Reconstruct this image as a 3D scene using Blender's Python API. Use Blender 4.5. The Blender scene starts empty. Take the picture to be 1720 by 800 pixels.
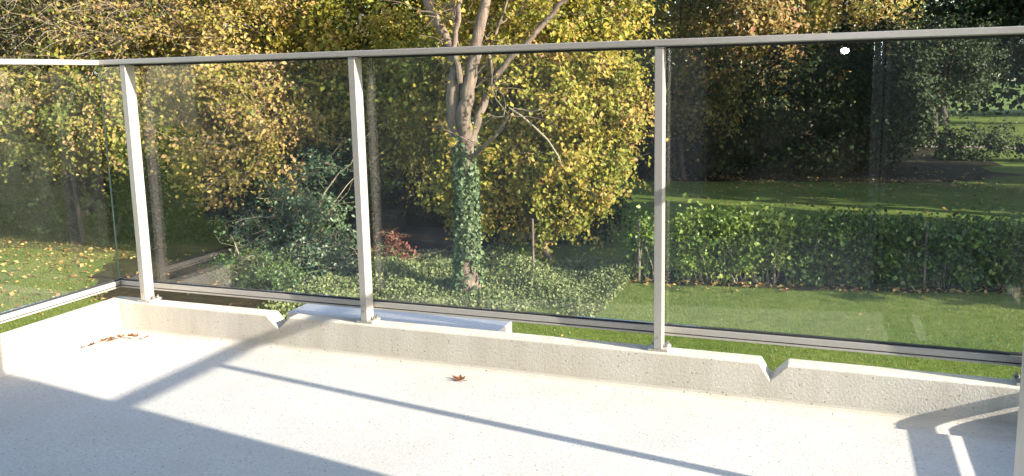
import bpy, bmesh, math, random
import numpy as np
from mathutils import Vector, Matrix

S = bpy.context.scene
COL = S.collection
R = math.radians

# ------------------------------------------------------------------ camera
cam_d = bpy.data.cameras.new('camera'); cam = bpy.data.objects.new('camera', cam_d); COL.objects.link(cam)
yaw, pitch, roll, cam_h = 0.3654, 0.1509, -0.0223, 0.9871
fw = Vector((-math.sin(yaw)*math.cos(pitch), math.cos(yaw)*math.cos(pitch), -math.sin(pitch)))
r0 = Vector((math.cos(yaw), math.sin(yaw), 0)); u0 = r0.cross(fw)
rr = math.cos(roll)*r0 + math.sin(roll)*u0; uu = -math.sin(roll)*r0 + math.cos(roll)*u0
M = Matrix(((rr.x, uu.x, -fw.x, 0), (rr.y, uu.y, -fw.y, 0), (rr.z, uu.z, -fw.z, cam_h), (0, 0, 0, 1)))
cam.matrix_world = M
cam_d.sensor_width = 36; cam_d.lens = 29.33; cam_d.shift_y = -0.0334
cam_d.clip_start = 0.02; cam_d.clip_end = 1000
S.camera = cam

# ------------------------------------------------------------------ light
SUN_AZ, SUN_EL = R(8.7), R(21.15)            # light travels towards -x and a little +y
w = bpy.data.worlds.new('World'); S.world = w; w.use_nodes = True
nt = w.node_tree; bg = nt.nodes['Background']
sky = nt.nodes.new('ShaderNodeTexSky'); sky.sky_type = 'NISHITA'; sky.sun_disc = False
sky.sun_elevation = SUN_EL
to_sun = Vector((math.cos(SUN_AZ)*math.cos(SUN_EL), -math.sin(SUN_AZ)*math.cos(SUN_EL), math.sin(SUN_EL)))
sky.sun_rotation = math.atan2(to_sun.x, to_sun.y)
sky.air_density = 1.0; sky.dust_density = 1.0; sky.ozone_density = 1.0
nt.links.new(sky.outputs[0], bg.inputs[0]); bg.inputs[1].default_value = 0.15
sd = bpy.data.lights.new('sun', 'SUN'); sd.energy = 4.6; sd.angle = R(0.5); sd.color = (1.0, 0.91, 0.77)
sun = bpy.data.objects.new('sun', sd); COL.objects.link(sun)
sun.rotation_euler = (-to_sun).to_track_quat('-Z', 'Y').to_euler(); sun.location = (20, -5, 15)
S.view_settings.view_transform = 'Standard'; S.view_settings.look = 'None'
S.view_settings.gamma = 1.0; S.view_settings.use_curve_mapping = False
S.view_settings.exposure = 1.75
S.cycles.use_denoising = True
S.cycles.max_bounces = 8; S.cycles.transparent_max_bounces = 16

LAWN = -3.1
rng = np.random.default_rng(11)
random.seed(5)

# ------------------------------------------------------------------ materials
def mat(name):
    m = bpy.data.materials.new(name); m.use_nodes = True
    return m, m.node_tree, m.node_tree.nodes['Principled BSDF']
def N(t, typ, **kw):
    n = t.nodes.new(typ)
    for k, v in kw.items():
        if k in n.inputs: n.inputs[k].default_value = v
        else: setattr(n, k, v)
    return n
def ramp(t, stops, fac=None):
    n = t.nodes.new('ShaderNodeValToRGB'); e = n.color_ramp.elements
    while len(e) < len(stops): e.new(0.5)
    for k, (p, c) in enumerate(stops): e[k].position = p; e[k].color = (*c, 1)
    if fac is not None: t.links.new(fac, n.inputs[0])
    return n
def mixc(t, fac, a, b, mode='MIX'):
    n = t.nodes.new('ShaderNodeMix'); n.data_type = 'RGBA'; n.blend_type = mode
    for sock, v in ((n.inputs[0], fac), (n.inputs[6], a), (n.inputs[7], b)):
        if isinstance(v, (int, float)): sock.default_value = v
        elif isinstance(v, tuple): sock.default_value = (*v, 1)
        else: t.links.new(v, sock)
    return n.outputs[2]
def bump(t, b, h, strength, dist=0.01):
    n = N(t, 'ShaderNodeBump', Strength=strength, Distance=dist)
    t.links.new(h, n.inputs['Height']); t.links.new(n.outputs[0], b.inputs['Normal'])
def geo_pos(t): return t.nodes.new('ShaderNodeNewGeometry').outputs['Position']
def noise(t, scale, detail=4, rough=0.6, co=None):
    n = N(t, 'ShaderNodeTexNoise', Scale=scale, Detail=detail, Roughness=rough)
    t.links.new(co if co is not None else geo_pos(t), n.inputs['Vector'])
    return n.outputs['Fac']

def concrete(name, base, grain, stain, pit=(0.16, 0.13, 0.10), bstr=0.35, grain_scale=170, pit_hi=0.30, drip=False):
    m, t, b = mat(name)
    co = geo_pos(t)
    g = noise(t, grain_scale, 3, 0.7, co)
    c = ramp(t, [(0.30, grain), (0.62, base)], g).outputs[0]
    big = noise(t, 3.2, 6, 0.62, co)
    if drip:
        mp = N(t, 'ShaderNodeMapping'); mp.inputs['Scale'].default_value = (9, 9, 1.2); t.links.new(co, mp.inputs[0])
        big = noise(t, 1.0, 5, 0.6, mp.outputs[0])
    f = ramp(t, [(0.42, (0, 0, 0)), (0.72, (1, 1, 1))], big).outputs[0]
    c = mixc(t, f, c, mixc(t, 0.75, c, stain))
    v = N(t, 'ShaderNodeTexVoronoi', Scale=75.0); t.links.new(co, v.inputs['Vector'])
    sep = N(t, 'ShaderNodeSeparateColor'); t.links.new(v.outputs['Color'], sep.inputs[0])
    few = ramp(t, [(0.86, (0, 0, 0)), (0.88, (1, 1, 1))], sep.outputs[0]).outputs[0]
    dot = ramp(t, [(0.12, (1, 1, 1)), (pit_hi, (0, 0, 0))], v.outputs['Distance']).outputs[0]
    c = mixc(t, mixc(t, 1.0, few, dot, 'MULTIPLY'), c, pit)
    t.links.new(c, b.inputs['Base Color'])
    b.inputs['Roughness'].default_value = 0.9; b.inputs['Specular IOR Level'].default_value = 0.25
    bump(t, b, g, bstr, 0.004)
    return m
M_FLOOR = concrete('floor_concrete', (0.555, 0.535, 0.51), (0.42, 0.402, 0.38), (0.46, 0.43, 0.39), pit=(0.26, 0.22, 0.17), grain_scale=110)
M_KERB = concrete('parapet_concrete', (0.62, 0.585, 0.53), (0.49, 0.455, 0.395), (0.43, 0.39, 0.32), pit=(0.26, 0.22, 0.17), bstr=0.4, grain_scale=120, pit_hi=0.30, drip=True)
M_COVE = concrete('mortar', (0.60, 0.57, 0.52), (0.50, 0.47, 0.42), (0.50, 0.45, 0.37), bstr=0.2)
M_CAP = concrete('pillar_concrete', (0.60, 0.58, 0.58), (0.52, 0.50, 0.50), (0.5, 0.48, 0.47), bstr=0.3)
M_RENDER = concrete('wall_render', (0.36, 0.33, 0.30), (0.30, 0.28, 0.25), (0.30, 0.27, 0.24), bstr=0.2)

def metal(name, col, rough=0.38, met=0.35):
    m, t, b = mat(name)
    n = noise(t, 60, 3); c = ramp(t, [(0.3, tuple(x*0.93 for x in col)), (0.7, col)], n).outputs[0]
    t.links.new(c, b.inputs['Base Color'])
    b.inputs['Metallic'].default_value = met; b.inputs['Roughness'].default_value = rough
    return m
M_ALU = metal('champagne_aluminium', (0.42, 0.402, 0.38))
M_STEEL = metal('bolt_steel', (0.35, 0.33, 0.31), 0.35, 0.8)
M_DARK = metal('black_rubber', (0.02, 0.02, 0.022), 0.6, 0.0)
M_HOUSING = metal('black_plastic', (0.02, 0.02, 0.02), 0.4, 0.0)

def glass(name, tint):
    m, t, b = mat(name); t.nodes.remove(b)
    out = t.nodes['Material Output']
    tr = N(t, 'ShaderNodeBsdfTransparent'); tr.inputs[0].default_value = (*tint, 1)
    gl = N(t, 'ShaderNodeBsdfGlossy'); gl.inputs['Roughness'].default_value = 0.0; gl.inputs['Color'].default_value = (1, 1, 1, 1)
    g = t.nodes.new('ShaderNodeNewGeometry')
    d = N(t, 'ShaderNodeVectorMath', operation='DOT_PRODUCT'); t.links.new(g.outputs['Incoming'], d.inputs[0]); t.links.new(g.outputs['Normal'], d.inputs[1])
    a = N(t, 'ShaderNodeMath', operation='ABSOLUTE'); t.links.new(d.outputs['Value'], a.inputs[0])
    s = N(t, 'ShaderNodeMath', operation='SUBTRACT'); s.inputs[0].default_value = 1.0; t.links.new(a.outputs[0], s.inputs[1])
    p = N(t, 'ShaderNodeMath', operation='POWER'); t.links.new(s.outputs[0], p.inputs[0]); p.inputs[1].default_value = 5.0
    k = N(t, 'ShaderNodeMath', operation='MULTIPLY_ADD'); t.links.new(p.outputs[0], k.inputs[0]); k.inputs[1].default_value = 0.96; k.inputs[2].default_value = 0.048
    mx = N(t, 'ShaderNodeMixShader'); t.links.new(k.outputs[0], mx.inputs[0]); t.links.new(tr.outputs[0], mx.inputs[1]); t.links.new(gl.outputs[0], mx.inputs[2])
    # thin uneven film of dust
    co = geo_pos(t); mp = N(t, 'ShaderNodeMapping'); mp.inputs['Scale'].default_value = (2.2, 2.2, 0.9); t.links.new(co, mp.inputs[0])
    sm = noise(t, 1.6, 6, 0.65, mp.outputs[0])
    fm = N(t, 'ShaderNodeMapRange'); t.links.new(sm, fm.inputs['Value'])
    fm.inputs['From Min'].default_value = 0.35; fm.inputs['From Max'].default_value = 0.75; fm.inputs['To Min'].default_value = 0.002; fm.inputs['To Max'].default_value = 0.011
    df = N(t, 'ShaderNodeBsdfDiffuse'); df.inputs[0].default_value = (0.75, 0.76, 0.76, 1)
    m2 = N(t, 'ShaderNodeMixShader'); t.links.new(fm.outputs[0], m2.inputs[0]); t.links.new(mx.outputs[0], m2.inputs[1]); t.links.new(df.outputs[0], m2.inputs[2])
    t.links.new(m2.outputs[0], out.inputs[0])
    return m
M_GLASS = glass('clear_glass', (0.965, 0.98, 0.972))

def leafmat(name, stops, trans=0.35, rough=0.5, spec=0.3):
    m, t, b = mat(name)
    at = N(t, 'ShaderNodeAttribute', attribute_name='tint')
    c = ramp(t, stops, at.outputs['Fac']).outputs[0]
    t.links.new(c, b.inputs['Base Color'])
    b.inputs['Roughness'].default_value = rough; b.inputs['Specular IOR Level'].default_value = spec
    tl = N(t, 'ShaderNodeBsdfTranslucent'); t.links.new(c, tl.inputs[0])
    mx = N(t, 'ShaderNodeMixShader'); mx.inputs[0].default_value = trans
    t.links.new(b.outputs[0], mx.inputs[1]); t.links.new(tl.outputs[0], mx.inputs[2])
    t.links.new(mx.outputs[0], t.nodes['Material Output'].inputs[0])
    return m
L_YELLOW = leafmat('autumn_yellow_leaf', [(0.0, (0.13, 0.17, 0.025)), (0.30, (0.25, 0.25, 0.035)), (0.62, (0.40, 0.315, 0.055)), (0.86, (0.44, 0.31, 0.085)), (1.0, (0.36, 0.20, 0.08))], 0.40)
L_OLIVE = leafmat('olive_leaf', [(0.0, (0.07, 0.11, 0.018)), (0.35, (0.16, 0.18, 0.03)), (0.65, (0.31, 0.255, 0.05)), (0.88, (0.42, 0.30, 0.10)), (1.0, (0.34, 0.20, 0.10))], 0.38)
L_BROWN = leafmat('brown_leaf', [(0.0, (0.08, 0.09, 0.025)), (0.4, (0.20, 0.17, 0.045)), (0.75, (0.33, 0.22, 0.075)), (1.0, (0.26, 0.12, 0.06))])
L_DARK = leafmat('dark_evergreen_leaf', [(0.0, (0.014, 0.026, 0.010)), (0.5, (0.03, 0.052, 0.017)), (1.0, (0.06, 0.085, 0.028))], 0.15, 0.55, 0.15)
L_HOLLY = leafmat('bluish_evergreen_leaf', [(0.0, (0.018, 0.04, 0.022)), (0.5, (0.045, 0.085, 0.04)), (1.0, (0.11, 0.17, 0.07))], 0.15, 0.38, 0.45)
L_IVY = leafmat('ivy_leaf', [(0.0, (0.04, 0.07, 0.035)), (0.5, (0.10, 0.15, 0.07)), (1.0, (0.19, 0.24, 0.11))], 0.15, 0.45, 0.3)
L_COVER = leafmat('ground_ivy_leaf', [(0.0, (0.06, 0.09, 0.03)), (0.5, (0.14, 0.18, 0.07)), (1.0, (0.25, 0.27, 0.12))], 0.25, 0.55, 0.2)
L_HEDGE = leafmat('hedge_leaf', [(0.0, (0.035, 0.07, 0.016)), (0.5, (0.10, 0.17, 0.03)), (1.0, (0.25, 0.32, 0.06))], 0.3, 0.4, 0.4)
L_RED = leafmat('red_leaf', [(0.0, (0.09, 0.025, 0.015)), (1.0, (0.22, 0.07, 0.035))])
L_LITTER = leafmat('litter_leaf', [(0.0, (0.14, 0.07, 0.03)), (0.5, (0.38, 0.22, 0.07)), (1.0, (0.50, 0.38, 0.14))], 0.2)
L_GRASS = leafmat('grass_blade', [(0.0, (0.06, 0.10, 0.018)), (0.5, (0.125, 0.175, 0.032)), (0.85, (0.20, 0.22, 0.055)), (1.0, (0.32, 0.28, 0.12))], 0.35, 0.5, 0.3)
L_WOOD = leafmat('far_wood_leaf', [(0.0, (0.02, 0.032, 0.012)), (0.5, (0.05, 0.065, 0.018)), (0.85, (0.12, 0.11, 0.03)), (1.0, (0.20, 0.14, 0.05))], 0.2)
L_DRY = leafmat('dry_brown_leaf', [(0.0, (0.20, 0.09, 0.045)), (1.0, (0.42, 0.21, 0.11))], 0.1, 0.6)

def bark(name, a, b_, sc=14):
    m, t, b = mat(name)
    co = geo_pos(t)
    mp = N(t, 'ShaderNodeMapping'); mp.inputs['Scale'].default_value = (1, 1, 0.25); t.links.new(co, mp.inputs[0])
    n = noise(t, sc, 6, 0.7, mp.outputs[0])
    t.links.new(ramp(t, [(0.34, a), (0.66, b_)], n).outputs[0], b.inputs['Base Color'])
    b.inputs['Roughness'].default_value = 0.9
    bump(t, b, n, 0.8, 0.03)
    return m
M_BARK = bark('grey_brown_bark', (0.07, 0.05, 0.037), (0.23, 0.175, 0.135), 9)
M_TWIG = bark('pale_twig_bark', (0.17, 0.14, 0.09), (0.34, 0.29, 0.20), 6)
M_DBARK = bark('dark_bark', (0.035, 0.028, 0.022), (0.09, 0.07, 0.055))
M_POSTWOOD = bark('weathered_wood', (0.07, 0.058, 0.05), (0.17, 0.14, 0.12))

def ground(name, stops, sc, bstr=0.6):
    m, t, b = mat(name)
    co = geo_pos(t)
    n1 = noise(t, sc, 8, 0.72, co); n2 = noise(t, sc*0.08, 4, 0.6, co)
    mx = N(t, 'ShaderNodeMath', operation='MULTIPLY_ADD'); t.links.new(n2, mx.inputs[0]); mx.inputs[1].default_value = 0.45
    h = N(t, 'ShaderNodeMath', operation='MULTIPLY'); t.links.new(n1, h.inputs[0]); h.inputs[1].default_value = 0.55
    t.links.new(h.outputs[0], mx.inputs[2])
    t.links.new(ramp(t, stops, mx.outputs[0]).outputs[0], b.inputs['Base Color'])
    b.inputs['Roughness'].default_value = 0.95; b.inputs['Specular IOR Level'].default_value = 0.1
    bump(t, b, n1, bstr, 0.05)
    return m
M_LAWN = ground('lawn_grass', [(0.36, (0.055, 0.095, 0.014)), (0.5, (0.10, 0.14, 0.026)), (0.64, (0.155, 0.175, 0.048))], 5.0)
M_SOIL = ground('leaf_littered_soil', [(0.36, (0.022, 0.018, 0.012)), (0.52, (0.038, 0.032, 0.018)), (0.66, (0.085, 0.06, 0.028))], 4.0)
M_PATH = ground('sandy_path', [(0.36, (0.24, 0.19, 0.16)), (0.64, (0.34, 0.28, 0.24))], 3.0, 0.2)
M_ROOM = metal('room_paint', (0.35, 0.33, 0.30), 0.8, 0.0)

# ------------------------------------------------------------------ helpers
def tag(o, label=None, cat=None, group=None, kind=None):
    if label: o['label'] = label
    if cat: o['category'] = cat
    if group: o['group'] = group
    if kind: o['kind'] = kind
    return o
def empty(name, loc=(0, 0, 0), label=None, cat=None, group=None):
    o = bpy.data.objects.new(name, None); COL.objects.link(o); o.location = loc; o.empty_display_size = 0.1
    return tag(o, label, cat, group)
def link(name, me, m, parent=None):
    o = bpy.data.objects.new(name, me); COL.objects.link(o)
    if m and not me.materials: me.materials.append(m)
    if parent:
        o.parent = parent; o.matrix_parent_inverse = Matrix.Translation(-Vector(parent.location))
    return o
def from_bm(name, bm, m, parent=None, bevel=0, smooth=False):
    bmesh.ops.recalc_face_normals(bm, faces=bm.faces[:])
    if bevel:
        bmesh.ops.bevel(bm, geom=[e for e in bm.edges if e.calc_face_angle(0) > 0.5], offset=bevel, segments=2, affect='EDGES', profile=0.5)
    me = bpy.data.meshes.new(name); bm.to_mesh(me); bm.free()
    if smooth: me.polygons.foreach_set('use_smooth', [True]*len(me.polygons))
    return link(name, me, m, parent)
def add_box(bm, x0, x1, y0, y1, z0, z1):
    v = [bm.verts.new((x, y, z)) for x in (x0, x1) for y in (y0, y1) for z in (z0, z1)]
    for q in ((0, 1, 3, 2), (4, 6, 7, 5), (0, 4, 5, 1), (2, 3, 7, 6), (0, 2, 6, 4), (1, 5, 7, 3)): bm.faces.new([v[i] for i in q])
def box(name, x0, x1, y0, y1, z0, z1, m, parent=None, bevel=0):
    bm = bmesh.new(); add_box(bm, x0, x1, y0, y1, z0, z1)
    return from_bm(name, bm, m, parent, bevel)
def prism(name, poly, axis, a, b, m, parent=None, bevel=0):
    """polygon in the plane across the axis ('x': (y,z), 'y': (x,z)), extruded from a to b"""
    bm = bmesh.new(); ends = []
    for t_ in (a, b):
        ends.append([bm.verts.new((t_, p, q) if axis == 'x' else (p, t_, q)) for p, q in poly])
    n = len(poly)
    bm.faces.new(ends[0]); bm.faces.new(ends[1][::-1])
    for i in range(n): bm.faces.new((ends[0][i], ends[0][(i+1) % n], ends[1][(i+1) % n], ends[1][i]))
    return from_bm(name, bm, m, parent, bevel)
def add_cyl(bm, c, axis, r, h, n=12):
    a = Vector(axis).normalized(); e = a.orthogonal().normalized(); f = a.cross(e); c = Vector(c)
    A = [bm.verts.new(c + r*(math.cos(2*math.pi*i/n)*e + math.sin(2*math.pi*i/n)*f)) for i in range(n)]
    B = [bm.verts.new(v.co + a*h) for v in A]
    bm.faces.new(A[::-1]); bm.faces.new(B)
    for i in range(n): bm.faces.new((A[i], A[(i+1) % n], B[(i+1) % n], B[i]))
def mesh_np(name, V, F):
    """V (n,3); F (m,k) -> mesh"""
    V = np.asarray(V, np.float32); F = np.asarray(F, np.int32); k = F.shape[1]
    me = bpy.data.meshes.new(name)
    me.vertices.add(len(V)); me.vertices.foreach_set('co', V.ravel())
    me.loops.add(F.size); me.loops.foreach_set('vertex_index', F.ravel())
    me.polygons.add(len(F)); me.polygons.foreach_set('loop_start', np.arange(0, F.size, k, dtype=np.int32))
    me.update(calc_edges=True); me.validate()
    return me
def unit(a): return a/np.maximum(np.linalg.norm(a, axis=-1, keepdims=True), 1e-9)
def leaves(name, P, m, size, parent=None, tint=None, out=None, up=0.35, aspect=0.72, svar=0.35, droop=0.3, fold=0.25):
    """one small folded leaf at each point"""
    P = np.asarray(P); n = len(P)
    nr = rng.normal(size=(n, 3)); nr[:, 2] = nr[:, 2] + up*1.5
    if out is not None: nr = nr*0.75 + out*1.1
    nr = unit(nr)
    d = rng.normal(size=(n, 3)); d[:, 2] -= droop*2; d = unit(d - nr*(d*nr).sum(1, keepdims=True))
    s = np.cross(nr, d)
    L = (size*np.clip(np.exp(rng.normal(0, svar, n)), .35, 1.6))[:, None]; W = L*aspect*0.5
    V = np.empty((n, 4, 3))
    V[:, 0] = P - d*L*0.5; V[:, 2] = P + d*L*0.5 - nr*L*0.1
    V[:, 1] = P - d*L*0.06 + s*W + nr*L*fold*0.5; V[:, 3] = P - d*L*0.06 - s*W + nr*L*fold*0.5
    b = np.arange(n)[:, None]*4
    F = np.concatenate([b + [0, 2, 1], b + [0, 3, 2]])
    me = mesh_np(name, V.reshape(-1, 3), F)
    tv = np.clip(rng.uniform(0, 1, n) if tint is None else tint, 0, 1)
    me.attributes.new('tint', 'FLOAT', 'POINT').data.foreach_set('value', np.clip(np.repeat(tv, 4) + rng.normal(0, .05, n*4), 0, 1).astype(np.float32))
    return link(name, me, m, parent)
def tubes(paths, sides=5):
    """list of (points (k,3), radii (k,)) -> verts, quads"""
    VV, FF, base = [], [], 0
    for pts, rad in paths:
        pts = np.asarray(pts, float); k = len(pts)
        t = np.gradient(pts, axis=0); t = unit(t)
        ref = np.where(np.abs(t[:, 2:3]) > 0.9, np.array([[1., 0, 0]]), np.array([[0, 0, 1.]]))
        a = unit(np.cross(t, ref)); b = np.cross(t, a)
        th = np.arange(sides)*2*math.pi/sides
        ring = pts[:, None] + np.asarray(rad)[:, None, None]*(np.cos(th)[None, :, None]*a[:, None] + np.sin(th)[None, :, None]*b[:, None])
        VV.append(ring.reshape(-1, 3))
        i = np.arange(k-1)[:, None]*sides; j = np.arange(sides)[None]; jn = (j+1) % sides
        FF.append(np.stack([i+j, i+jn, i+sides+jn, i+sides+j], -1).reshape(-1, 4) + base)
        base += k*sides
    return np.concatenate(VV), np.concatenate(FF)
def tube_obj(name, paths, m, parent=None, sides=5):
    V, F = tubes(paths, sides); me = mesh_np(name, V, F)
    me.polygons.foreach_set('use_smooth', [True]*len(me.polygons))
    return link(name, me, m, parent)
def curve(p0, p1, k=6, sag=0.15, jit=0.05):
    p0 = np.asarray(p0, float); p1 = np.asarray(p1, float); L = np.linalg.norm(p1-p0)
    t = np.linspace(0, 1, k)[:, None]
    q = p0 + (p1-p0)*t
    off = rng.normal(size=3)*sag*L; off[2] = abs(off[2])*0.6
    q = q + np.sin(t*math.pi)*off
    q[1:-1] += rng.normal(size=(k-2, 3))*jit*L
    return q
def in_ellipsoids(n, els, shell=0.5):
    """random points in a union of (cx,cy,cz,rx,ry,rz), biased outwards"""
    vol = np.array([e[3]*e[4]*e[5] for e in els]); idx = rng.choice(len(els), n, p=vol/vol.sum())
    d = unit(rng.normal(size=(n, 3))); r = rng.uniform(0, 1, n)**(1/3*(1-shell)+0.02)
    E = np.array(els)[idx]
    return E[:, :3] + d*r[:, None]*E[:, 3:]

def tree(name, label, cat, base, els, leaf_m, bark_m, leaf_size, clumps, per, trunk_r=0.14, group=None, spread=0.34, tint_mu=0.5, tint_sd=0.22,
         twigs=4, stems=1, shell=0.45, twig_m=None, up=0.35, zmin=None, twig_r=0.006, limb_obj=True, tint_top=0.0, gap=0.0):
    """trunk(s), limbs that reach every leaf clump, twigs and a crown of single leaves"""
    root = empty(name, base, label, cat, group)
    base = np.array(base, float)
    C = in_ellipsoids(clumps, els, shell)
    if gap:                                                      # open irregular holes
        k = np.array([1.1, 0.9, 1.3]); ph = rng.uniform(0, 6, 3)
        nz = np.sin(C[:, 0]*k[0]*1.7+ph[0]) + np.sin(C[:, 2]*k[1]*2.1+ph[1]) + np.sin((C[:, 0]-C[:, 2])*1.3+ph[2])
        C = C[nz > -3 + gap*3]
    if zmin is not None: C = C[C[:, 2] > zmin]
    cen = np.average(np.array(els)[:, :3], axis=0, weights=[e[3]*e[4]*e[5] for e in els])
    top = max(e[2]+e[5]*0.75 for e in els)
    nodes, trunk_paths, limb_paths, twig_paths = [], [], [], []
    for s in range(stems):
        tip = np.array([cen[0], cen[1], top]) + (rng.normal(size=3)*[0.9, 0.6, 0.3] if stems > 1 else 0)
        q = curve(base + (rng.normal(size=3)*[0.25, 0.2, 0] if stems > 1 else 0), tip, 9, 0.05, 0.015)
        rad = trunk_r*np.linspace(1.0, 0.12, 9)*(1 if s == 0 else 0.7); rad[0] *= 1.25
        trunk_paths.append((q, rad)); nodes.append(np.c_[q, rad])
    nodes = np.concatenate(nodes); nodes = nodes[2:]
    order = np.argsort(np.linalg.norm(C - cen, axis=1)); C = C[order]
    for c in C:
        d = np.linalg.norm(nodes[:, :3] - c, axis=1) + 0.8*np.maximum(nodes[:, 2]-c[2], 0)
        i = int(d.argmin()); p, r_ = nodes[i, :3], nodes[i, 3]
        L = np.linalg.norm(c-p); r1 = max(min(r_*0.6, 0.012+0.012*L), 0.008)
        q = curve(p, c, 5, 0.14, 0.05); rad = np.linspace(r1, 0.005, 5)
        limb_paths.append((q, rad)); nodes = np.concatenate([nodes, np.c_[q[1:], rad[1:]]])
    tube_obj('trunk', trunk_paths, bark_m, root, 10)
    tag(tube_obj('branches', limb_paths, twig_m or bark_m, root, 5), kind='stuff')
    tp, P, T = [], [], []
    tm = np.clip(rng.normal(tint_mu, tint_sd*0.8, len(C)) + tint_top*(C[:, 2]-cen[2]), 0, 1)
    for c, t0 in zip(C, tm):
        for k in range(twigs):
            e = c + rng.normal(size=3)*spread*np.array([1.25, 1.1, 0.9]); q = curve(c, e, 4, 0.12, 0.05)
            tp.append((q, np.linspace(twig_r, twig_r*0.5, 4)))
            m_ = per//twigs; f = rng.uniform(0.1, 1.05, m_)[:, None]
            pp = q[0] + (q[-1]-q[0])*f + rng.normal(size=(m_, 3))*spread*0.33
            P.append(pp); T.append(np.clip(t0 + rng.normal(0, tint_sd*0.7, m_), 0, 1))
    tag(tube_obj('twigs', tp, twig_m or bark_m, root, 3), kind='stuff')
    P = np.concatenate(P); T = np.concatenate(T)
    if zmin is not None: k = P[:, 2] > zmin-0.3; P, T = P[k], T[k]
    O = unit(unit(P - cen)*.8 + np.array([.35, -.45, .35]))
    tag(leaves('crown', P, leaf_m, leaf_size, root, T, O, up=up), kind='stuff')
    return root

# ------------------------------------------------------------------ setting: ground
bm = bmesh.new()
nx, ny = 60, 60
xs = np.linspace(-160, 160, nx); ys = np.linspace(-60, 260, ny)
g = [[bm.verts.new((x, y, LAWN)) for x in xs] for y in ys]
for j in range(ny-1):
    for i in range(nx-1): bm.faces.new((g[j][i], g[j][i+1], g[j+1][i+1], g[j+1][i]))
tag(from_bm('lawn', bm, M_LAWN), kind='structure')
def sheet(name, pts, z, m, wob=.18):
    bm = bmesh.new(); c = np.mean(pts, axis=0); out = []
    k = len(pts)
    for i in range(k):                                   # wobbly outline
        for f in np.linspace(0, 1, 7)[:-1]:
            p = np.array(pts[i])*(1-f) + np.array(pts[(i+1) % k])*f
            out.append(bm.verts.new((p[0]+rng.normal(0, wob), p[1]+rng.normal(0, wob), z)))
    f = bm.faces.new(out)
    if f.normal.z < 0: f.normal_flip()
    bmesh.ops.triangulate(bm, faces=[f])
    return tag(from_bm(name, bm, m), kind='structure')
sheet('soil_bed', [(-42, 14.6), (-20, 15.1), (-16.2, 15.6), (-15.2, 13.6), (-13.2, 11.9), (-9.6, 10.9), (-8.2, 12.2), (-8, 16.4), (-7.2, 18.0), (-8, 22), (-10, 27), (-40, 30)], LAWN+.004, M_SOIL)
sheet('soil_bed', [(-10, 31), (-5, 32.5), (0, 32.5), (4, 33.0), (6.5, 36), (6.5, 42), (5, 46), (3, 60), (-12, 60)], LAWN+.008, M_SOIL, .45)
sheet('soil_bed', [(-3.8, 15.95), (0, 16.4), (4.5, 17.3), (7, 17.8), (7, 18.6), (0, 17.3), (-3.8, 16.8)], LAWN+.012, M_SOIL)
sheet('path', [(2, 49.3), (8, 47.2), (14, 46.2), (30, 45), (30, 46.6), (14, 47.7), (8, 48.6), (2, 50.5)], LAWN+.016, M_PATH)

# ------------------------------------------------------------------ balcony
X_I, X_O = 0.762, 0.847       # right kerb inner and outer faces
XL_I, XL_O = -3.050, -3.135   # left kerb
Y_I, Y_O = 2.859, 2.940       # front kerb
ZF = -0.150                   # floor
tag(box('floor', XL_O+.01, X_O-.01, -4.0, Y_O-.01, -0.46, ZF, M_FLOOR), kind='structure')

tag(box('floor_screed', XL_I+.004, X_O-.012, 0.223, 2.768, ZF-.02, ZF+.011, M_FLOOR, None, 0.007), kind='structure')
kb = empty('parapet', (-1.15, Y_I, -.5), 'long speckled concrete kerb along the front with two v-shaped notches', 'parapet', 'concrete kerb parapets round the balcony')
prism('kerb', [(XL_O, -.5), (X_O, -.5), (X_O, 0), (-0.108, 0), (-0.163, -0.057), (-0.199, 0), (-2.118, 0), (-2.175, -0.055), (-2.233, 0), (XL_O, 0)], 'y', Y_I, Y_O, M_KERB, kb, 0.005)
cove = [(Y_I-.001 - .030*(1-math.cos(q)), ZF+.030*(1-math.sin(q))-.0005) for q in np.linspace(0, math.pi/2, 6)]
prism('mortar_fillet', cove + [(Y_I-.001, ZF-.001)], 'x', XL_I, X_I, M_COVE, kb)
r_ = empty('parapet', (XL_I, 1.4, -.5), 'sunlit white concrete kerb along left side of the balcony', 'parapet', 'concrete kerb parapets round the balcony')
prism('kerb', [(XL_O, -.5), (XL_I, -.5), (XL_I, 0), (XL_O, 0)], 'y', 0.0, Y_I-.001, M_KERB, r_, 0.004)
cove = [(XL_I+.001 + .030*(1-math.cos(q)), ZF+.011+.030*(1-math.sin(q))-.0005) for q in np.linspace(0, math.pi/2, 6)]
prism('mortar_fillet', cove + [(XL_I+.001, ZF-.001)], 'y', 0.225, 2.766, M_COVE, r_)
r_ = empty('parapet', (X_I, 2.2, -.5), 'shaded concrete kerb along right side of the balcony beside the house', 'parapet', 'concrete kerb parapets round the balcony')
prism('kerb', [(X_I, -.5), (X_O, -.5), (X_O, 0), (X_I, 0)], 'y', 1.627, Y_I-.001, M_KERB, r_, 0.004)

# pillar head outside the front kerb
r_ = empty('pillar', (-1.7, 3.02, LAWN), 'wide pale pillar with flat top just outside the front kerb', 'pillar')
box('shaft', -2.17, -1.22, 2.955, 3.09, LAWN, -0.062, M_CAP, r_)
box('cap', -2.19, -1.20, 2.942, 3.11, -0.061, -0.006, M_CAP, r_, 0.004)

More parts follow.
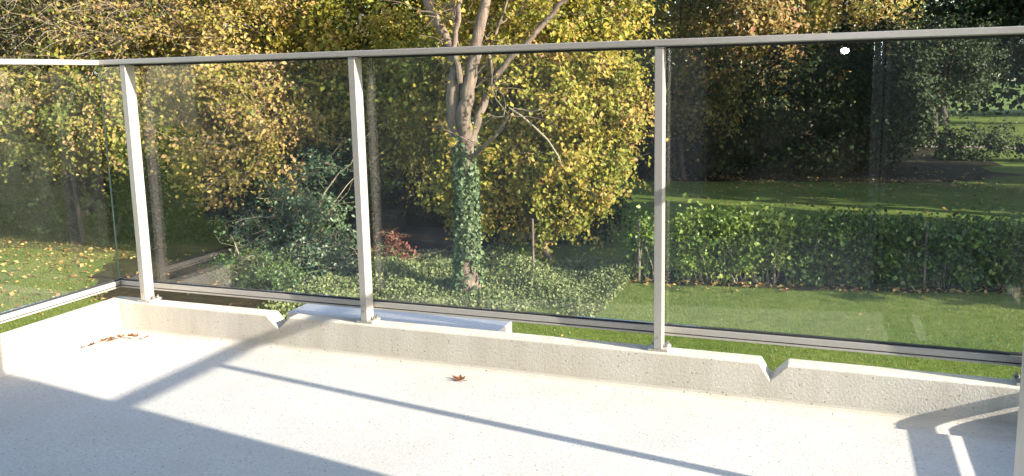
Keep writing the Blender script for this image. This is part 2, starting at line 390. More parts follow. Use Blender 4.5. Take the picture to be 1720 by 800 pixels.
# railings
H0, H1 = 1.080, 1.102
def post(parent, x, y, along):
    """30 x 55 mm post on a bolted foot plate; along: rail direction"""
    w_, d_ = 0.0145, 0.0275
    if along == 'x': p = box('post', x-w_, x+w_, y-d_, y+d_, 0.010, H0-.002, M_ALU, parent, 0.002)
    else: p = box('post', x-d_, x+d_, y-w_, y+w_, 0.010, H0-.002, M_ALU, parent, 0.002)
    if along == 'x':
        box('base_plate', x-.036, x+.036, y-.026, y+.052, 0.0005, 0.0095, M_ALU, p, 0.0015)
        bolts = [(x-.025, y+.036), (x+.025, y+.036), (x+.027, y+.006)]
    else:
        box('base_plate', x-.032, x+.026, y-.036, y+.036, 0.0005, 0.0095, M_ALU, p, 0.0015)
        bolts = [(x-.012, y-.026), (x-.012, y+.026)]
    for bx, by in bolts:
        bm = bmesh.new(); add_cyl(bm, (bx, by, 0.0095), (0, 0, 1), 0.0085, 0.006, 6); add_cyl(bm, (bx, by, 0.0155), (0, 0, 1), 0.0045, 0.008, 8)
        from_bm('bolt', bm, M_STEEL, p)
    bm = bmesh.new()
    if along == 'x': add_cyl(bm, (x, y-d_-.0015, 0.052), (0, 1, 0), 0.0045, 0.003, 8)
    from_bm('screw', bm, M_STEEL, p) if along == 'x' else bm.free()
    return p
GY0, GY1 = 2.941, 2.951
fr = empty('railing', (-1.1, 2.9, 0), 'front glass balcony railing with four pale metal posts facing the garden', 'railing', 'glass railings of the balcony')
for px in (-2.9224, -1.7598, -0.5520, 0.6060): post(fr, px, 2.9005, 'x')
box('top_rail', -3.05, X_I, 2.868, 2.962, H0, H1, M_ALU, fr, 0.0025)
box('gasket', -3.09, X_I+.05, 2.934, 2.958, H0-.008, H0-.0005, M_DARK, fr)
def bottom_rail_x(x0, x1):
    f = box('bottom_rail', x0, x1, 2.931, 2.961, 0.056, 0.078, M_ALU, fr, 0.0015)
    box('lower_lip', x0, x1, 2.928, 2.960, 0.046, 0.0525, M_ALU, f, 0.001)
    box('groove', x0, x1, 2.936, 2.956, 0.0525, 0.056, M_DARK, f)
    box('seal', x0, x1, 2.9375, 2.9545, 0.0782, 0.084, M_DARK, f)
bottom_rail_x(-3.107, X_I+.055)
for a, b in ((-3.120, -1.7605), (-1.7575, X_I+.0645)):
    box('glass_pane', a, b, GY0, GY1, 0.0845, H0-.008, M_GLASS, fr)
M_EDGE = metal('green_glass_edge', (0.20, 0.25, 0.22), 0.2, 0.0)
lr = empty('railing', (-3.1, 1.4, 0), 'left side glass railing with a sun-bleached white bottom rail', 'railing', 'glass railings of the balcony')
post(lr, -3.082, 1.35, 'y'); post(lr, -3.082, 0.25, 'y')
box('top_rail', -3.142, -3.0505, 0.0, 2.962, H0, H1, M_ALU, lr, 0.0025)
f = box('bottom_rail', -3.140, -3.110, 0.02, 2.960, 0.056, 0.078, M_ALU, lr, 0.0015)
box('lower_lip', -3.139, -3.108, 0.02, 2.960, 0.046, 0.0525, M_ALU, f, 0.001)
box('groove', -3.135, -3.115, 0.02, 2.956, 0.0525, 0.056, M_DARK, f)
box('seal', -3.133, -3.116, 0.02, 2.956, 0.0782, 0.084, M_DARK, f)
box('glass_pane', -3.1305, -3.1215, 0.02, 2.939, 0.0845, H0-.008, M_GLASS, lr)
box('pane_edge', -3.1305, -3.1215, 2.9392, 2.9408, 0.0845, H0-.008, M_EDGE, lr)
rl = empty('railing', (.8, 2.3, 0), 'right side glass railing fixed to the house wall beyond the picture edge', 'railing', 'glass railings of the balcony')
post(rl, 0.794, 2.13, 'y')
box('top_rail', X_I+.0005, X_I+.090, 1.627, 2.962, H0, H1, M_ALU, rl, 0.0025)
f = box('bottom_rail', X_I+.058, X_I+.088, 1.627, 2.960, 0.056, 0.078, M_ALU, rl, 0.0015)
box('lower_lip', X_I+.057, X_I+.087, 1.627, 2.960, 0.046, 0.0525, M_ALU, f, 0.001)
box('groove', X_I+.062, X_I+.082, 1.627, 2.956, 0.0525, 0.056, M_DARK, f)
box('seal', X_I+.064, X_I+.080, 1.627, 2.956, 0.0782, 0.084, M_DARK, f)
box('glass_pane', X_I+.068, X_I+.078, 1.627, 2.939, 0.0845, H0-.008, M_GLASS, rl)

# ------------------------------------------------------------------ the house behind the camera (seen in the glass, casts the big shadow)
hs = empty('house', (0, -1, LAWN), 'pale rendered house wall behind the balcony, seen only as a reflection', 'house')
box('wing_wall', 0.864, 1.15, -4.2, 1.625, LAWN, 7.0, M_RENDER, hs)
box('wall', -5.0, -0.80, -0.05, 0.22, ZF+.002, 7.0, M_RENDER, hs)
box('wall', 0.30, 0.862, -0.05, 0.22, ZF+.002, 7.0, M_RENDER, hs)
box('lintel', -0.799, 0.299, -0.05, 0.22, 2.05, 7.0, M_RENDER, hs)
box('room_wall', -5.0, 0.862, -4.2, -4.05, ZF-.2, 6.9, M_ROOM, hs)
box('room_wall', -5.0, -4.85, -4.04, -0.06, ZF-.2, 6.9, M_ROOM, hs)
box('ceiling', -4.84, 0.860, -4.04, -0.06, 2.4, 2.6, M_ROOM, hs)
box('room_floor', -4.84, -3.13, -4.04, -0.06, ZF-.3, ZF, M_ROOM, hs)
box('lower_wall', -5.0, 0.862, -4.2, 2.6, LAWN, -0.505, M_RENDER, hs)
dr = empty('balcony_door', (.26, .24, ZF), 'open glass balcony door with pale metal edge at far right of picture', 'door')
ST = 0.2365
fd = box('stile', ST, ST+.045, 1.105, 1.175, ZF+.012, 2.02, M_ALU, dr, 0.003)
box('stile', ST, ST+.045, 0.245, 0.315, ZF+.012, 2.02, M_ALU, dr, 0.003)
box('frame_rail', ST, ST+.045, 0.316, 1.104, ZF+.012, ZF+.112, M_ALU, dr, 0.003)
box('frame_rail', ST, ST+.045, 0.316, 1.104, 1.94, 2.02, M_ALU, dr, 0.003)
box('pane', ST+.018, ST+.026, 0.316, 1.104, ZF+.113, 1.939, M_GLASS, dr)
box('weather_seal', ST+.012, ST+.020, 1.1755, 1.181, ZF+.012, 2.02, M_DARK, dr)

# camera flash: its reflection is the white spark in the glass
fl = empty('camera_flash', (0.075, -0.02, 1.06), 'small lit camera flash above the lens, mirrored as a white spark in the glass', 'flash')
box('housing', 0.045, 0.105, -0.070, -0.010, 1.085, 1.130, M_HOUSING, fl, 0.003)
m, t, b = mat('flash_tube'); b.inputs['Emission Color'].default_value = (0.93, 0.97, 1, 1); b.inputs['Emission Strength'].default_value = 400
bm = bmesh.new(); bmesh.ops.create_uvsphere(bm, u_segments=12, v_segments=8, radius=0.020, matrix=Matrix.Translation((0.075, -0.006, 1.107)) @ Matrix.Diagonal((1.3, 0.3, 1.0, 1)))
from_bm('lamp_window', bm, m, fl, smooth=True)

# ------------------------------------------------------------------ dry leaves on the balcony
def dry_leaf(loc, size, rz, label, curl=0.5, tilt=(0, 0), group='dry brown leaves on the balcony floor'):
    """lobed curled leaf with a stalk"""
    bm = bmesh.new(); lob = [0.42, 0.62, 0.38, 0.78, 0.44, 1.0, 0.44, 0.78, 0.38, 0.62, 0.42]
    n = len(lob); c = bm.verts.new((0, 0, 0)); ring = []; mid = []
    for i, l in enumerate(lob):
        a = math.pi*(-0.82 + 1.64*i/(n-1)); x, y = l*math.cos(a)*size*.6, l*math.sin(a)*size*.55
        l2 = l*0.5; xm, ym = l2*math.cos(a)*size*.6, l2*math.sin(a)*size*.55
        z = curl*(y*y/size*2.2 + x*x/size*.5) + (random.random()-.5)*size*.12
        zm = curl*(ym*ym/size*2.2) + (random.random()-.3)*size*.05
        ring.append(bm.verts.new((x, y, z))); mid.append(bm.verts.new((xm, ym, zm)))
    for i in range(n-1):
        bm.faces.new((c, mid[i], mid[i+1])); bm.faces.new((mid[i], ring[i], ring[i+1], mid[i+1]))
    res = bmesh.ops.solidify(bm, geom=bm.faces[:], thickness=0.0012)
    add_cyl(bm, (0, 0, 0.001), (-1, 0.2, 0.15), 0.0011, size*.6, 5)
    zmin = min(v.co.z for v in bm.verts)
    for v in bm.verts: v.co.z -= zmin
    o = from_bm('fallen_leaf', bm, L_DRY); me = o.data
    tv = np.full(len(me.vertices), random.uniform(0.1, 0.9), np.float32)
    me.attributes.new('tint', 'FLOAT', 'POINT').data.foreach_set('value', tv)
    o.location = loc; o.rotation_euler = (tilt[0], tilt[1], rz)
    return tag(o, label, 'leaf', group)
dry_leaf((-1.272, 2.735, ZF+.012), 0.068, 2.9, 'single reddish-brown curled leaf alone by the middle kerb', 0.7)
hl = 'dry brown leaf in the small heap in the left corner'
for (x, y, s, a) in [(-3.005, 2.64, .05, .4), (-2.985, 2.69, .055, 1.9), (-2.99, 2.735, .05, 3.3), (-2.965, 2.765, .06, 5.0), (-2.93, 2.785, .05, .9),
                     (-2.965, 2.71, .045, 2.4), (-2.895, 2.79, .04, 4.0), (-2.85, 2.80, .035, 1.2), (-2.945, 2.745, .05, 5.6), (-3.01, 2.60, .04, 2.8)]:
    dry_leaf((x, y, ZF+.010+random.random()*.012), s, a, hl, 0.9, (random.uniform(-.3, .3), random.uniform(-.3, .3)), 'dry leaves heaped in the left corner')

# ------------------------------------------------------------------ main tree with ivy
T0 = np.array([-6.45, 14.35, LAWN])
mt = empty('ivy_tree', tuple(T0), 'bare grey tree with ivy-clad trunk forking at rail height before yellow foliage', 'tree')
def P3(x, z, y=14.35): return (x, y, z)
tr_path = np.array([P3(-6.42, LAWN-.05), P3(-6.44, -2.7), P3(-6.42, -2.0), P3(-6.42, -1.3), P3(-6.43, -.7), P3(-6.40, -.2), P3(-6.42, .15)])
tube_obj('trunk', [(tr_path, [.27, .20, .17, .16, .155, .165, .13])], M_BARK, mt, 14)
limbs = [
    ([P3(-6.45, -.35), P3(-6.58, .25, 14.3), P3(-6.60, .8, 14.3), P3(-6.52, 1.25, 14.3), P3(-6.62, 1.6, 14.3), P3(-6.90, 2.1, 14.25), P3(-7.1, 2.6, 14.2), P3(-7.5, 3.6, 14.1), P3(-8.1, 4.8, 14)], [.16, .15, .13, .115, .095, .08, .065, .045, .02]),
    ([P3(-6.52, 1.2, 14.3), P3(-6.55, 1.7, 14.35), P3(-6.60, 2.3, 14.4), P3(-6.62, 3.2, 14.5), P3(-6.5, 4.6, 14.6)], [.07, .06, .055, .045, .02]),
    ([P3(-6.38, -.3), P3(-6.36, .2, 14.25), P3(-6.28, .8, 14.25), P3(-6.12, 1.4, 14.3), P3(-5.98, 2.0, 14.3), P3(-5.90, 2.6, 14.35), P3(-5.7, 3.5, 14.4), P3(-5.6, 4.9, 14.5)], [.15, .14, .125, .11, .10, .09, .065, .02]),
    ([P3(-6.33, -.35), P3(-6.2, .1, 14.4), P3(-6.02, .62, 14.5), P3(-5.86, .95, 14.5), P3(-5.55, 1.3, 14.55), P3(-5.15, 1.65, 14.6), P3(-4.75, 2.15, 14.7), P3(-4.3, 2.5, 14.8), P3(-3.7, 2.75, 14.9)], [.085, .08, .07, .06, .055, .05, .045, .035, .015]),
    ([P3(-6.40, .9, 14.2), P3(-6.48, 1.5, 14.15), P3(-6.35, 2.0, 14.1), P3(-6.30, 2.7, 14.1), P3(-6.05, 4.0, 14)], [.06, .055, .05, .04, .015]),
    ([P3(-6.35, -.55), P3(-6.0, -.28, 14.1), P3(-5.6, -.05, 14.0), P3(-5.35, .30, 13.95), P3(-5.1, .42, 13.9)], [.05, .035, .028, .022, .01]),
    ([P3(-5.9, 1.0, 14.5), P3(-5.98, 1.5, 14.6), P3(-5.75, 1.95, 14.6), P3(-5.5, 2.6, 14.6)], [.035, .03, .025, .012]),
]
for i, (pts, rad) in enumerate(limbs):
    q = np.array(pts); k = len(q); tt = np.linspace(0, k-1, (k-1)*3+1)
    qi = np.stack([np.interp(tt, np.arange(k), q[:, a]) for a in range(3)], 1); qi[1:-1] += rng.normal(size=(len(qi)-2, 3))*.018
    tube_obj('limb', [(qi, np.interp(tt, np.arange(k), rad))], M_BARK, mt, 9)
db = np.array([(-5.35, 13.95, .44), (-5.1, 13.9, .30), (-4.86, 13.9, .10), (-4.62, 13.9, -.12), (-4.42, 13.9, -.42), (-4.38, 13.9, -.55)])
o = tube_obj('dead_branch', [(db, [.018, .019, .020, .018, .015, .006])], M_TWIG, mt, 7); o['label'] = 'pale dead branch hanging to the right of the trunk'
tw = []
for pts, rad in limbs:
    q = np.array(pts)
    for _ in range(7):
        i = rng.integers(1, len(q)); p = q[i]; e = p + rng.normal(size=3)*[.55, .4, .4] + [0, 0, .25]
        tw.append((curve(p, e, 6, .12, .04), np.linspace(.013, .004, 6)))
        for _ in range(2):
            b_ = p + (e-p)*rng.uniform(.4, .9); tw.append((curve(b_, b_+rng.normal(size=3)*.3, 4, .1, .04), np.linspace(.006, .003, 4)))
tag(tube_obj('twigs', tw, M_BARK, mt, 4), kind='stuff')
# ivy on the trunk
n = 5200
z = LAWN + rng.uniform(0, 1, n)**1.15*3.35; a = rng.uniform(0, 2*math.pi, n)
rad = np.interp(z, [LAWN, -2.7, -2, -.2, .3], [.30, .225, .20, .18, .16]) + np.abs(rng.normal(0, .035, n))
cx = np.interp(z, tr_path[:, 2], tr_path[:, 0])
keep = (np.sin(a*2+z*2.3)+np.sin(z*5+a)+rng.normal(0, .6, n)) > np.interp(z, [LAWN, -2.6, -1, 0.2], [-.2, -1.6, -1.6, .6])
keep &= ~((z < -2.45) & (np.abs(a-5.1) < .35) & (rng.uniform(size=n) < .8))
out = np.c_[np.cos(a), np.sin(a), np.zeros(n)]
P = np.c_[cx, np.full(n, 14.35), z] + out*rad[:, None]
tag(leaves('ivy', P[keep], L_IVY, .062, mt, np.clip(rng.normal(.5, .25, n), 0, 1)[keep], out[keep], up=.3, aspect=.95), kind='stuff')
# a few leaves still on its twigs
Q = np.concatenate([t_[0][2:] for t_ in tw]); Q = Q[rng.integers(0, len(Q), 600)] + rng.normal(size=(600, 3))*.07
tag(leaves('crown', Q, L_YELLOW, .085, mt, np.clip(rng.normal(.55, .2, 600), 0, 1)), kind='stuff')

# ------------------------------------------------------------------ trees of the garden edge
G1 = 'autumn trees along the garden edge'
tree('autumn_tree', 'bushy yellow-green tree whose crown fills the view behind the ivy-clad trunk', 'tree', (-5.75, 17.3, LAWN),
     [(-5.8, 17.2, 1.4, 2.15, 1.3, 3.2), (-4.85, 16.9, .1, 1.2, 1.1, 1.9), (-6.2, 17.0, -1.2, 2.2, 1.1, 1.25), (-8.0, 17.4, .8, 1.6, 1.2, 1.9), (-7.5, 16.7, -.7, 1.3, .8, 1.25)], L_YELLOW, M_BARK, .086, 700, 112,
     trunk_r=.06, group=G1, spread=.32, tint_mu=.42, tint_sd=.28, gap=.27, tint_top=.03, twigs=3, twig_r=.004, shell=.3)
tree('autumn_tree', 'tall golden-leaved tree between the first two front posts', 'tree', (-11.6, 19.4, LAWN),
     [(-11.6, 19.2, 2.6, 3.3, 1.5, 3.6), (-10.2, 18.7, .4, 1.9, 1.1, 2.0), (-13.2, 18.5, .0, 2.0, 1.1, 2.0)], L_YELLOW, M_DBARK, .098, 500, 90,
     trunk_r=.14, group=G1, spread=.40, tint_mu=.45, tint_sd=.26, twigs=3, twig_r=.005, gap=.3, shell=.3)
tree('autumn_tree', 'ochre-leaved tree with arching pale branches right of the left corner post', 'tree', (-14.6, 17.4, LAWN),
     [(-14.6, 17.0, 2.2, 2.6, 1.2, 3.2), (-14.1, 16.5, -.5, 2.0, .9, 1.5), (-12.4, 16.7, -.5, 1.2, .7, 1.2)], L_OLIVE, M_DBARK, .088, 460, 84,
     trunk_r=.10, group=G1, spread=.40, tint_mu=.74, tint_sd=.2, twigs=4, twig_r=.007, gap=.38, stems=3, shell=.3, twig_m=M_TWIG)
tree('autumn_tree', 'twiggy half-bare tree with grey branches above the left rail', 'tree', (-18.0, 17.0, LAWN),
     [(-18.0, 16.4, 2.8, 3.4, 1.2, 2.2)], L_OLIVE, M_DBARK, .085, 520, 40,
     trunk_r=.10, group=G1, spread=.5, tint_mu=.6, tint_sd=.3, twigs=10, twig_r=.008, stems=3, shell=.25, twig_m=M_TWIG)
tree('autumn_tree', 'low yellow-green bushy tree behind the left glass pane', 'tree', (-18.4, 16.4, LAWN),
     [(-18.2, 15.5, .0, 3.0, .8, .95), (-16.5, 15.6, .2, 1.5, .8, 1.1), (-19, 15.8, 1.0, 2.5, .9, .9), (-21.3, 15.6, .3, 1.7, .8, 1.2)], L_OLIVE, M_DBARK, .09, 400, 92,
     trunk_r=.06, group=G1, spread=.36, tint_mu=.52, tint_sd=.26, twigs=3, twig_r=.004, stems=2, shell=.3)
tree('autumn_tree', 'bare-branched tree at far left edge beyond the lawn', 'tree', (-24.0, 17.0, LAWN),
     [(-23.4, 16.6, 2.4, 2.8, 1.3, 3.2)], L_OLIVE, M_DBARK, .10, 330, 56,
     trunk_r=.13, group=G1, spread=.5, tint_mu=.62, tint_sd=.28, twigs=6, twig_r=.008, stems=2, shell=.3, twig_m=M_TWIG)
tree('autumn_tree', 'green and yellow tree just right of second front post, behind the forked tree', 'tree', (-9.6, 21.0, LAWN),
     [(-9.4, 20.8, 2.0, 2.4, 1.3, 3.6), (-8.6, 20.5, -.6, 1.8, 1.0, 1.2)], L_OLIVE, M_DBARK, .122, 330, 80, trunk_r=.13, group=G1, spread=.40, tint_mu=.42, tint_sd=.26, twigs=3, twig_r=.005, gap=.25)
G2 = 'evergreen shrubs at the wood edge'
tree('holly_bush', 'dark bluish-green holly bush left of the ivy-clad trunk', 'shrub', (-10.9, 15.4, LAWN),
     [(-10.8, 15.3, -2.2, .9, .6, .9), (-10.3, 15.2, -1.3, .45, .4, .8), (-11.2, 15.4, -1.6, .35, .3, .7), (-11.6, 15.2, -2.5, .9, .5, .6), (-9.8, 14.9, -2.7, .7, .4, .45)], L_HOLLY, M_TWIG, .065, 125, 62, trunk_r=.03, group=G2, spread=.27, stems=4, twig_r=.005, tint_mu=.62, gap=.25)
tree('conifer_shrub', 'low feathery green conifer spreading left of the holly bush', 'shrub', (-11.3, 13.7, LAWN),
     [(-11.1, 13.7, -2.8, .8, .4, .32), (-10.3, 13.4, -2.85, .7, .4, .28)], L_HEDGE, M_TWIG, .05, 60, 90, trunk_r=.03, group=G2, spread=.17, stems=4, tint_mu=.15, twig_r=.003)
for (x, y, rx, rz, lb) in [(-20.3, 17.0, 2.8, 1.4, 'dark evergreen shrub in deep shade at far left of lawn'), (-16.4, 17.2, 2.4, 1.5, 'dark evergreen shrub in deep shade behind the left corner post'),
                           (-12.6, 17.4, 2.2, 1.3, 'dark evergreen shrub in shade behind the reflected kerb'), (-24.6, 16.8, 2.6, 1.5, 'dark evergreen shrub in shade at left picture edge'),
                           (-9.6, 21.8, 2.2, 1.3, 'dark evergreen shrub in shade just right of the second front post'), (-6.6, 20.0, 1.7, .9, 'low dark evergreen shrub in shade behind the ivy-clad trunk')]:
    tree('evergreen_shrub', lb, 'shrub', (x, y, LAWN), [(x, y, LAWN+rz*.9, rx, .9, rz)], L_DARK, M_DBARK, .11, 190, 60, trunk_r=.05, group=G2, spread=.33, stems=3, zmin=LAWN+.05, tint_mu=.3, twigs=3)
tree('red_shrub', 'small red-leaved shrub between the second post and the ivy-clad trunk', 'shrub', (-8.75, 15.6, LAWN),
     [(-8.75, 15.6, -2.62, .30, .25, .38)], L_RED, M_TWIG, .07, 14, 26, trunk_r=.015, spread=.14, stems=3, twig_r=.004)

# climbing stems with ivy at left of the holly
# ------------------------------------------------------------------ trees beyond the hedge
G3 = 'trees and shrubs beyond the hedge'
tree('autumn_tree', 'sparse brownish-yellow tree right of the third front post', 'tree', (-5.3, 32.6, LAWN),
     [(-5.3, 31.8, 2.6, 1.9, 1.3, 4.2), (-4.5, 31.6, .5, 1.7, 1.1, 2.0)], L_BROWN, M_DBARK, .14, 200, 40, trunk_r=.09, group=G3, spread=.45, tint_mu=.36, tint_sd=.22, gap=.3)
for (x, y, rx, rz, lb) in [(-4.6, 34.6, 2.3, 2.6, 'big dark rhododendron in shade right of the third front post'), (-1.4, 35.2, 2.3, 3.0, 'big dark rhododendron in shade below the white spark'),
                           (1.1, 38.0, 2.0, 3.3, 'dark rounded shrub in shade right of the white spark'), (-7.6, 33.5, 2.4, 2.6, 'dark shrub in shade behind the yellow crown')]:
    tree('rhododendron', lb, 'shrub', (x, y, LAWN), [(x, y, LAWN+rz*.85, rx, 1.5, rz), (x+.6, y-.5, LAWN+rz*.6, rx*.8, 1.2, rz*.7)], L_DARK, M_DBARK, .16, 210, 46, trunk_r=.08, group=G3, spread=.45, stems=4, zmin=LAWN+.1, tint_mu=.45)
tree('lime_tree', 'tall yellow-green sunlit tree far beyond the white spark', 'tree', (1.2, 56, LAWN),
     [(.9, 56, 5.0, 3.4, 2.2, 6.0)], L_OLIVE, M_DBARK, .22, 230, 56, trunk_r=.25, group=G3, spread=.7, tint_mu=.6, tint_sd=.2)
tree('small_tree', 'small many-stemmed dark tree standing at the edge of far lawn', 'tree', (5.1, 50.5, LAWN),
     [(5.2, 50.5, 1.9, 2.9, 1.5, 2.3), (3.0, 49, .9, 1.9, 1.2, 2.2), (6.6, 51, .9, 1.3, 1, 1.2)], L_DARK, M_DBARK, .17, 230, 44, trunk_r=.12, group=G3, spread=.6, stems=5, tint_mu=.4)
tree('rhododendron', 'dark shrub in shade left of the small far tree', 'shrub', (3.3, 46, LAWN), [(3.3, 46, LAWN+1.7, 1.4, 1.2, 1.8)], L_DARK, M_DBARK, .17, 120, 46, trunk_r=.06, group=G3, spread=.45, stems=4, zmin=LAWN+.1, tint_mu=.5)
for (x, y, rx, rz, lb) in [(5.6, 41.6, 1.3, .8, 'low dark shrub at far end of the brown bed'), (9.2, 41.4, 1.7, .75, 'low dark shrub by the far path at the right edge')]:
    tree('low_shrub', lb, 'shrub', (x, y, LAWN), [(x, y, LAWN+rz*.8, rx, .7, rz)], L_DARK, M_DBARK, .13, 60, 40, trunk_r=.03, group=G3, spread=.3, stems=4, zmin=LAWN+.05, tint_mu=.65)
tree('small_tree', 'thin dark sapling with sparse leaves on far lawn', 'tree', (7.3, 43, LAWN), [(7.3, 43, -2.2, .7, .5, .7)], L_DARK, M_DBARK, .12, 26, 16, trunk_r=.03, group=G3, spread=.3, stems=3, tint_mu=.7)
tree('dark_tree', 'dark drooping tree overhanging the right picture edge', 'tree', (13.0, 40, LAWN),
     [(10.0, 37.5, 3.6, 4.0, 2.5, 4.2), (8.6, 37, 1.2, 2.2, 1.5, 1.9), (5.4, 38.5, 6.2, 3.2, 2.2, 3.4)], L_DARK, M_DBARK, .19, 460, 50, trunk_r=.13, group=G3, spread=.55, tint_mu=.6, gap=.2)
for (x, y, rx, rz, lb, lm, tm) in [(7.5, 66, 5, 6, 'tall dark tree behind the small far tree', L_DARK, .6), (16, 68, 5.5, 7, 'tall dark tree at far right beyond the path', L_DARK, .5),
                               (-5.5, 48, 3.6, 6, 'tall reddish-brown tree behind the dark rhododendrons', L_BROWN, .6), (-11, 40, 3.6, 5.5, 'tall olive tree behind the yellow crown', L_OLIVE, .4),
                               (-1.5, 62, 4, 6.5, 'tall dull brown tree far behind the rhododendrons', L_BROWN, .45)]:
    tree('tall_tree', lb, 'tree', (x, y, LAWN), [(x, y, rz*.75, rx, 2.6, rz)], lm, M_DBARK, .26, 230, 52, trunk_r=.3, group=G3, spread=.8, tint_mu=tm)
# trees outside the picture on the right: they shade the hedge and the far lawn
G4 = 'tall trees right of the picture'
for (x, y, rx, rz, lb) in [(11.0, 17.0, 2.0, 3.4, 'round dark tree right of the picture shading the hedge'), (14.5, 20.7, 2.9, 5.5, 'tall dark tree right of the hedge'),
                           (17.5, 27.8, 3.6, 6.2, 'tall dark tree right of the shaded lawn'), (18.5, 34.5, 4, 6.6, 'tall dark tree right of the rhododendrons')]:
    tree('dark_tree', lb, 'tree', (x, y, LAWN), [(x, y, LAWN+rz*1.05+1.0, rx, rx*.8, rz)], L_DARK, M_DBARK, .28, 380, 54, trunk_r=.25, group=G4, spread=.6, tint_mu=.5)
for (x, y, cx, cy, rx, lb) in [(9.5, 22.5, 3.6, 23.2, 4.3, 'unseen leaning tree added to shade the lawn just behind the hedge'), (9.0, 25.0, 0.2, 28.5, 4.0, 'unseen slanting tree added to shade the middle of the lawn'), (12.5, 33.0, 8.5, 34.5, 4.4, 'unseen spreading tree added to shade the far lawn at right'), (9.5, 28.0, 5.5, 28.5, 4.6, 'unseen spreading tree added to shade the lawn beyond the hedge')]:  # unseen trees, added with crowns above the view to darken the lawn
    tree('added_shade_tree', lb, 'tree', (x, y, LAWN), [(cx, cy, 8.6 if cy < 38 else 7.2, rx, rx*.8, 2.9 if cy < 38 else 5.0)], L_DARK, M_DBARK, .28, 330, 50, trunk_r=.3, group=G4 if x > 5 else G3, spread=.7, tint_mu=.5)

# far wood
def wood(name, x0, x1, y0, y1, h0, h1, n, size, m, tmu):
    x = rng.uniform(x0, x1, n); f = rng.uniform(0, 1, n)
    hh = h0 + (h1-h0)*(0.5+0.25*np.sin(x*.35)+0.25*np.sin(x*.83+1.3))
    z = LAWN + hh*rng.uniform(0, 1, n)**.8
    y = y0 + (y1-y0)*f + 1.6*np.sin(x*.6+z*.4) + 1.3*np.sin(z*.9+x*.2)
    P = np.c_[x, y, z] + rng.normal(size=(n, 3))*.3
    t = np.clip(tmu + .2*np.sin(x*.27+2) + .15*np.sin(z*.8+x*.5) + rng.normal(0, .15, n), 0, 1)
    return tag(leaves(name, P, m, size, None, t, svar=.3), kind='stuff')
wood('distant_wood', -75, 60, 78, 84, 13, 20, 60000, .55, L_WOOD, .4)
wood('woodland', -48, -9, 24.5, 28.5, 9, 12, 60000, .26, L_WOOD, .42)
tag(bpy.data.objects['woodland'], 'dense mixed woodland behind the autumn trees', 'woodland')
tag(bpy.data.objects['distant_wood'], 'distant dark wood closing the far park', 'woodland')

# ------------------------------------------------------------------ hedge and fence
def hy(x): return 16.72 + .17*(x-.0)*.95
fe = empty('wire_fence', (-1, hy(-1), LAWN), 'low wire fence on weathered posts along the hedge', 'fence')
for x in (-5.55, -3.45, -.91, 1.73, 4.4):
    q = np.array([(x, hy(x)-.18, LAWN-.1), (x, hy(x)-.18, LAWN+1.25)]); tube_obj('fence_post', [(q, [.026, .024])], M_POSTWOOD, fe, 8)
wires = []
for z in (.12, .45, .8, 1.15): wires.append((np.array([(x, hy(x)-.215, LAWN+z*.9) for x in (-5.1, 0, 5)]), [.002]*3))
for x in np.arange(-5.1, 5, .15): wires.append((np.array([(x, hy(x)-.215, LAWN+.02), (x, hy(x)-.215, LAWN+1.18)]), [.0013]*2))
tag(tube_obj('wire_mesh', wires, M_DARK, fe, 4), kind='stuff')
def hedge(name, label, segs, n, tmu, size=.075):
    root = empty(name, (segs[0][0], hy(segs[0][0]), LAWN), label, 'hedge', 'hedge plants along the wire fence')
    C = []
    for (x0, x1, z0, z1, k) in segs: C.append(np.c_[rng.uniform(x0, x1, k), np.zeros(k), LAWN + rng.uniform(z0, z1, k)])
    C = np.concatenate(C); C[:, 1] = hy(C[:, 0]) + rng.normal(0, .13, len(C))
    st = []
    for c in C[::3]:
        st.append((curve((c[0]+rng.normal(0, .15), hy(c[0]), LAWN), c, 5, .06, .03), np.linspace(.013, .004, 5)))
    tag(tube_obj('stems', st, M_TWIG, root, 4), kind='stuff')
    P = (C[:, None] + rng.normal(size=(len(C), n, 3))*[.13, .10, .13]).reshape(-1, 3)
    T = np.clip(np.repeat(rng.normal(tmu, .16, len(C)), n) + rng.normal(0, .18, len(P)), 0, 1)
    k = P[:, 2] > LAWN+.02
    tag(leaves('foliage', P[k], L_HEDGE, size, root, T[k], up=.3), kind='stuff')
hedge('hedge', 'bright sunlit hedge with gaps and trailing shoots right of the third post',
      [(-2.75, -1.8, .75, 1.25, 40), (-2.7, -2.25, .3, .95, 22), (-2.0, -1.75, .15, .9, 12), (-1.6, -.65, .85, 1.27, 36), (-1.5, -1.15, .3, 1.0, 14), (-1.1, -.7, .4, .75, 7)], 66, .82)  # lighter, yellower tint puts the sunlight into the leaf colour
hedge('hedge', 'long dark clipped hedge in shade running to the right picture edge', [(-.7, 5.5, .35, 1.27, 380), (-.7, 5.5, .05, .4, 70)], 60, .22)  # darker tint of the same leaves paints in the shade
hedge('climbing_plant', 'narrow leafy climber on the fence post left of the third railing post', [(-3.65, -3.2, .65, 1.1, 16), (-3.6, -3.35, .1, .8, 12)], 36, .6)

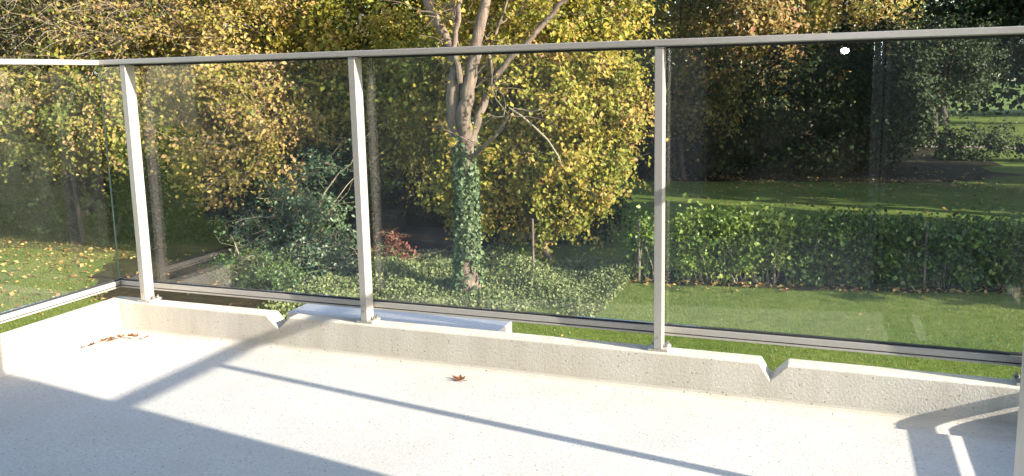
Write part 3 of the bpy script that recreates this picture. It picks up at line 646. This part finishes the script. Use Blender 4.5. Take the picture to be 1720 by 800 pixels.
# ------------------------------------------------------------------ ground cover, litter, grass
n = 64000
x = rng.uniform(-9.7, -3.6, n); y = rng.uniform(11.6, 16.9, n)
edge = 12.9 - .9*np.clip((-7.6-x)/1.2, 0, 1) + .38*np.abs(x+7.2) *np.where(x > -7.2, .62, .35) + .3*np.sin(x*2.3) + .18*np.sin(x*5.1)
hgt = .08 + .27*np.clip((y-edge)/2.6, 0, 1)*(.6+.4*np.sin(x*2.1+y*1.7)) + .10*np.sin(x*3.7+1)*np.sin(y*3.1)
k = (y > edge+np.abs(rng.normal(0, .25, n))-rng.exponential(.22, n))
P = np.c_[x, y, LAWN + np.clip(hgt, .04, 1)*rng.uniform(.1, 1.1, n)][k]
tag(leaves('ivy_ground_cover', P, L_COVER, .048, None, np.clip(rng.normal(.64, .25, len(P)), 0, 1), up=.5, aspect=.8), 'grey-green ivy ground cover spreading round the ivy-clad trunk', 'ground cover', kind='stuff')
n = 3800
P = np.c_[rng.uniform(-27, -10, n), rng.uniform(10.5, 16.2, n), np.full(n, LAWN+.03)]
P = P[rng.uniform(size=n) < np.clip((P[:, 1]-9.5)/5, 0.05, 1)]
Q = np.c_[rng.uniform(-4.4, 5, 420), np.zeros(420), np.full(420, LAWN+.04)]; Q[:, 1] = hy(Q[:, 0]) - .35 + rng.normal(0, .22, 420)
W = np.c_[rng.uniform(-12, 6, 50), rng.uniform(6, 15.5, 50), np.full(50, LAWN+.05)]
P = P[~((P[:, 0] > -15.4) & (P[:, 1] > np.interp(P[:, 0], [-15.6, -13.2, -9.6], [13.8, 12.1, 11.1])) & (rng.uniform(size=len(P)) < .85))]
Z = np.c_[rng.uniform(-8, 6, 900), rng.uniform(26, 38, 900), np.full(900, LAWN+.03)]
P = np.concatenate([P, Q, W, Z])
D = np.c_[rng.uniform(-6, 13, 2600), np.zeros(2600), np.full(2600, LAWN+.03)]; D[:, 1] = 32.2 + .5*np.sin(D[:, 0]*1.1) + .4*np.sin(D[:, 0]*2.7) + rng.normal(0, .9, 2600)
D = D[rng.uniform(size=2600) < np.clip(.35+.5*np.sin(D[:, 0]*1.9)*np.sin(D[:, 1]*2.2), .05, 1)]
P = np.concatenate([P, D])
tag(leaves('fallen_leaves', P, L_LITTER, .085, None, None, up=2.0, droop=0), 'yellow and brown fallen leaves scattered over the lawn', 'leaf litter', kind='stuff')
def grass(name, n, x0, x1, y0, y1, h):
    x = rng.uniform(x0, x1, n); y = rng.uniform(y0, y1, n)
    bed = (x > -15.8+.25*np.sin(y*3)) & (x < -8.6+.3*np.sin(y*2.1)) & (y > np.interp(x, [-15.6, -13.2, -9.6, -8], [13.8, 12.1, 11.1, 12.4])+.25*np.sin(x*4))
    x, y = x[~bed], y[~bed]; n = len(x)
    a = rng.uniform(0, 2*math.pi, n); wv = np.c_[np.cos(a), np.sin(a), np.zeros(n)]*(h*.11)
    P = np.c_[x, y, np.full(n, LAWN-.004)]; hh = h*np.exp(rng.normal(0, .3, n))
    tip = P + np.c_[rng.normal(0, .45, n)*hh, rng.normal(0, .45, n)*hh, hh]
    V = np.stack([P-wv, P+wv, tip], 1).reshape(-1, 3); F = np.arange(n*3).reshape(-1, 3)
    me = mesh_np(name, V, F)
    tv = np.clip(.45 + .13*np.sin(x*1.3+y*.7+np.sin(y*1.9)) + .15*np.sin(x*.4-y*1.1+np.sin(x*2.3)) + .22*(x < -10.5) + rng.normal(0, .2, n), 0, 1)
    me.attributes.new('tint', 'FLOAT', 'POINT').data.foreach_set('value', np.repeat(tv, 3).astype(np.float32))
    return tag(link(name, me, L_GRASS), 'short green grass growing all over the lawn', 'grass', kind='stuff')
grass('grass', 520000, -24, 5.5, 6.0, 17, .032)
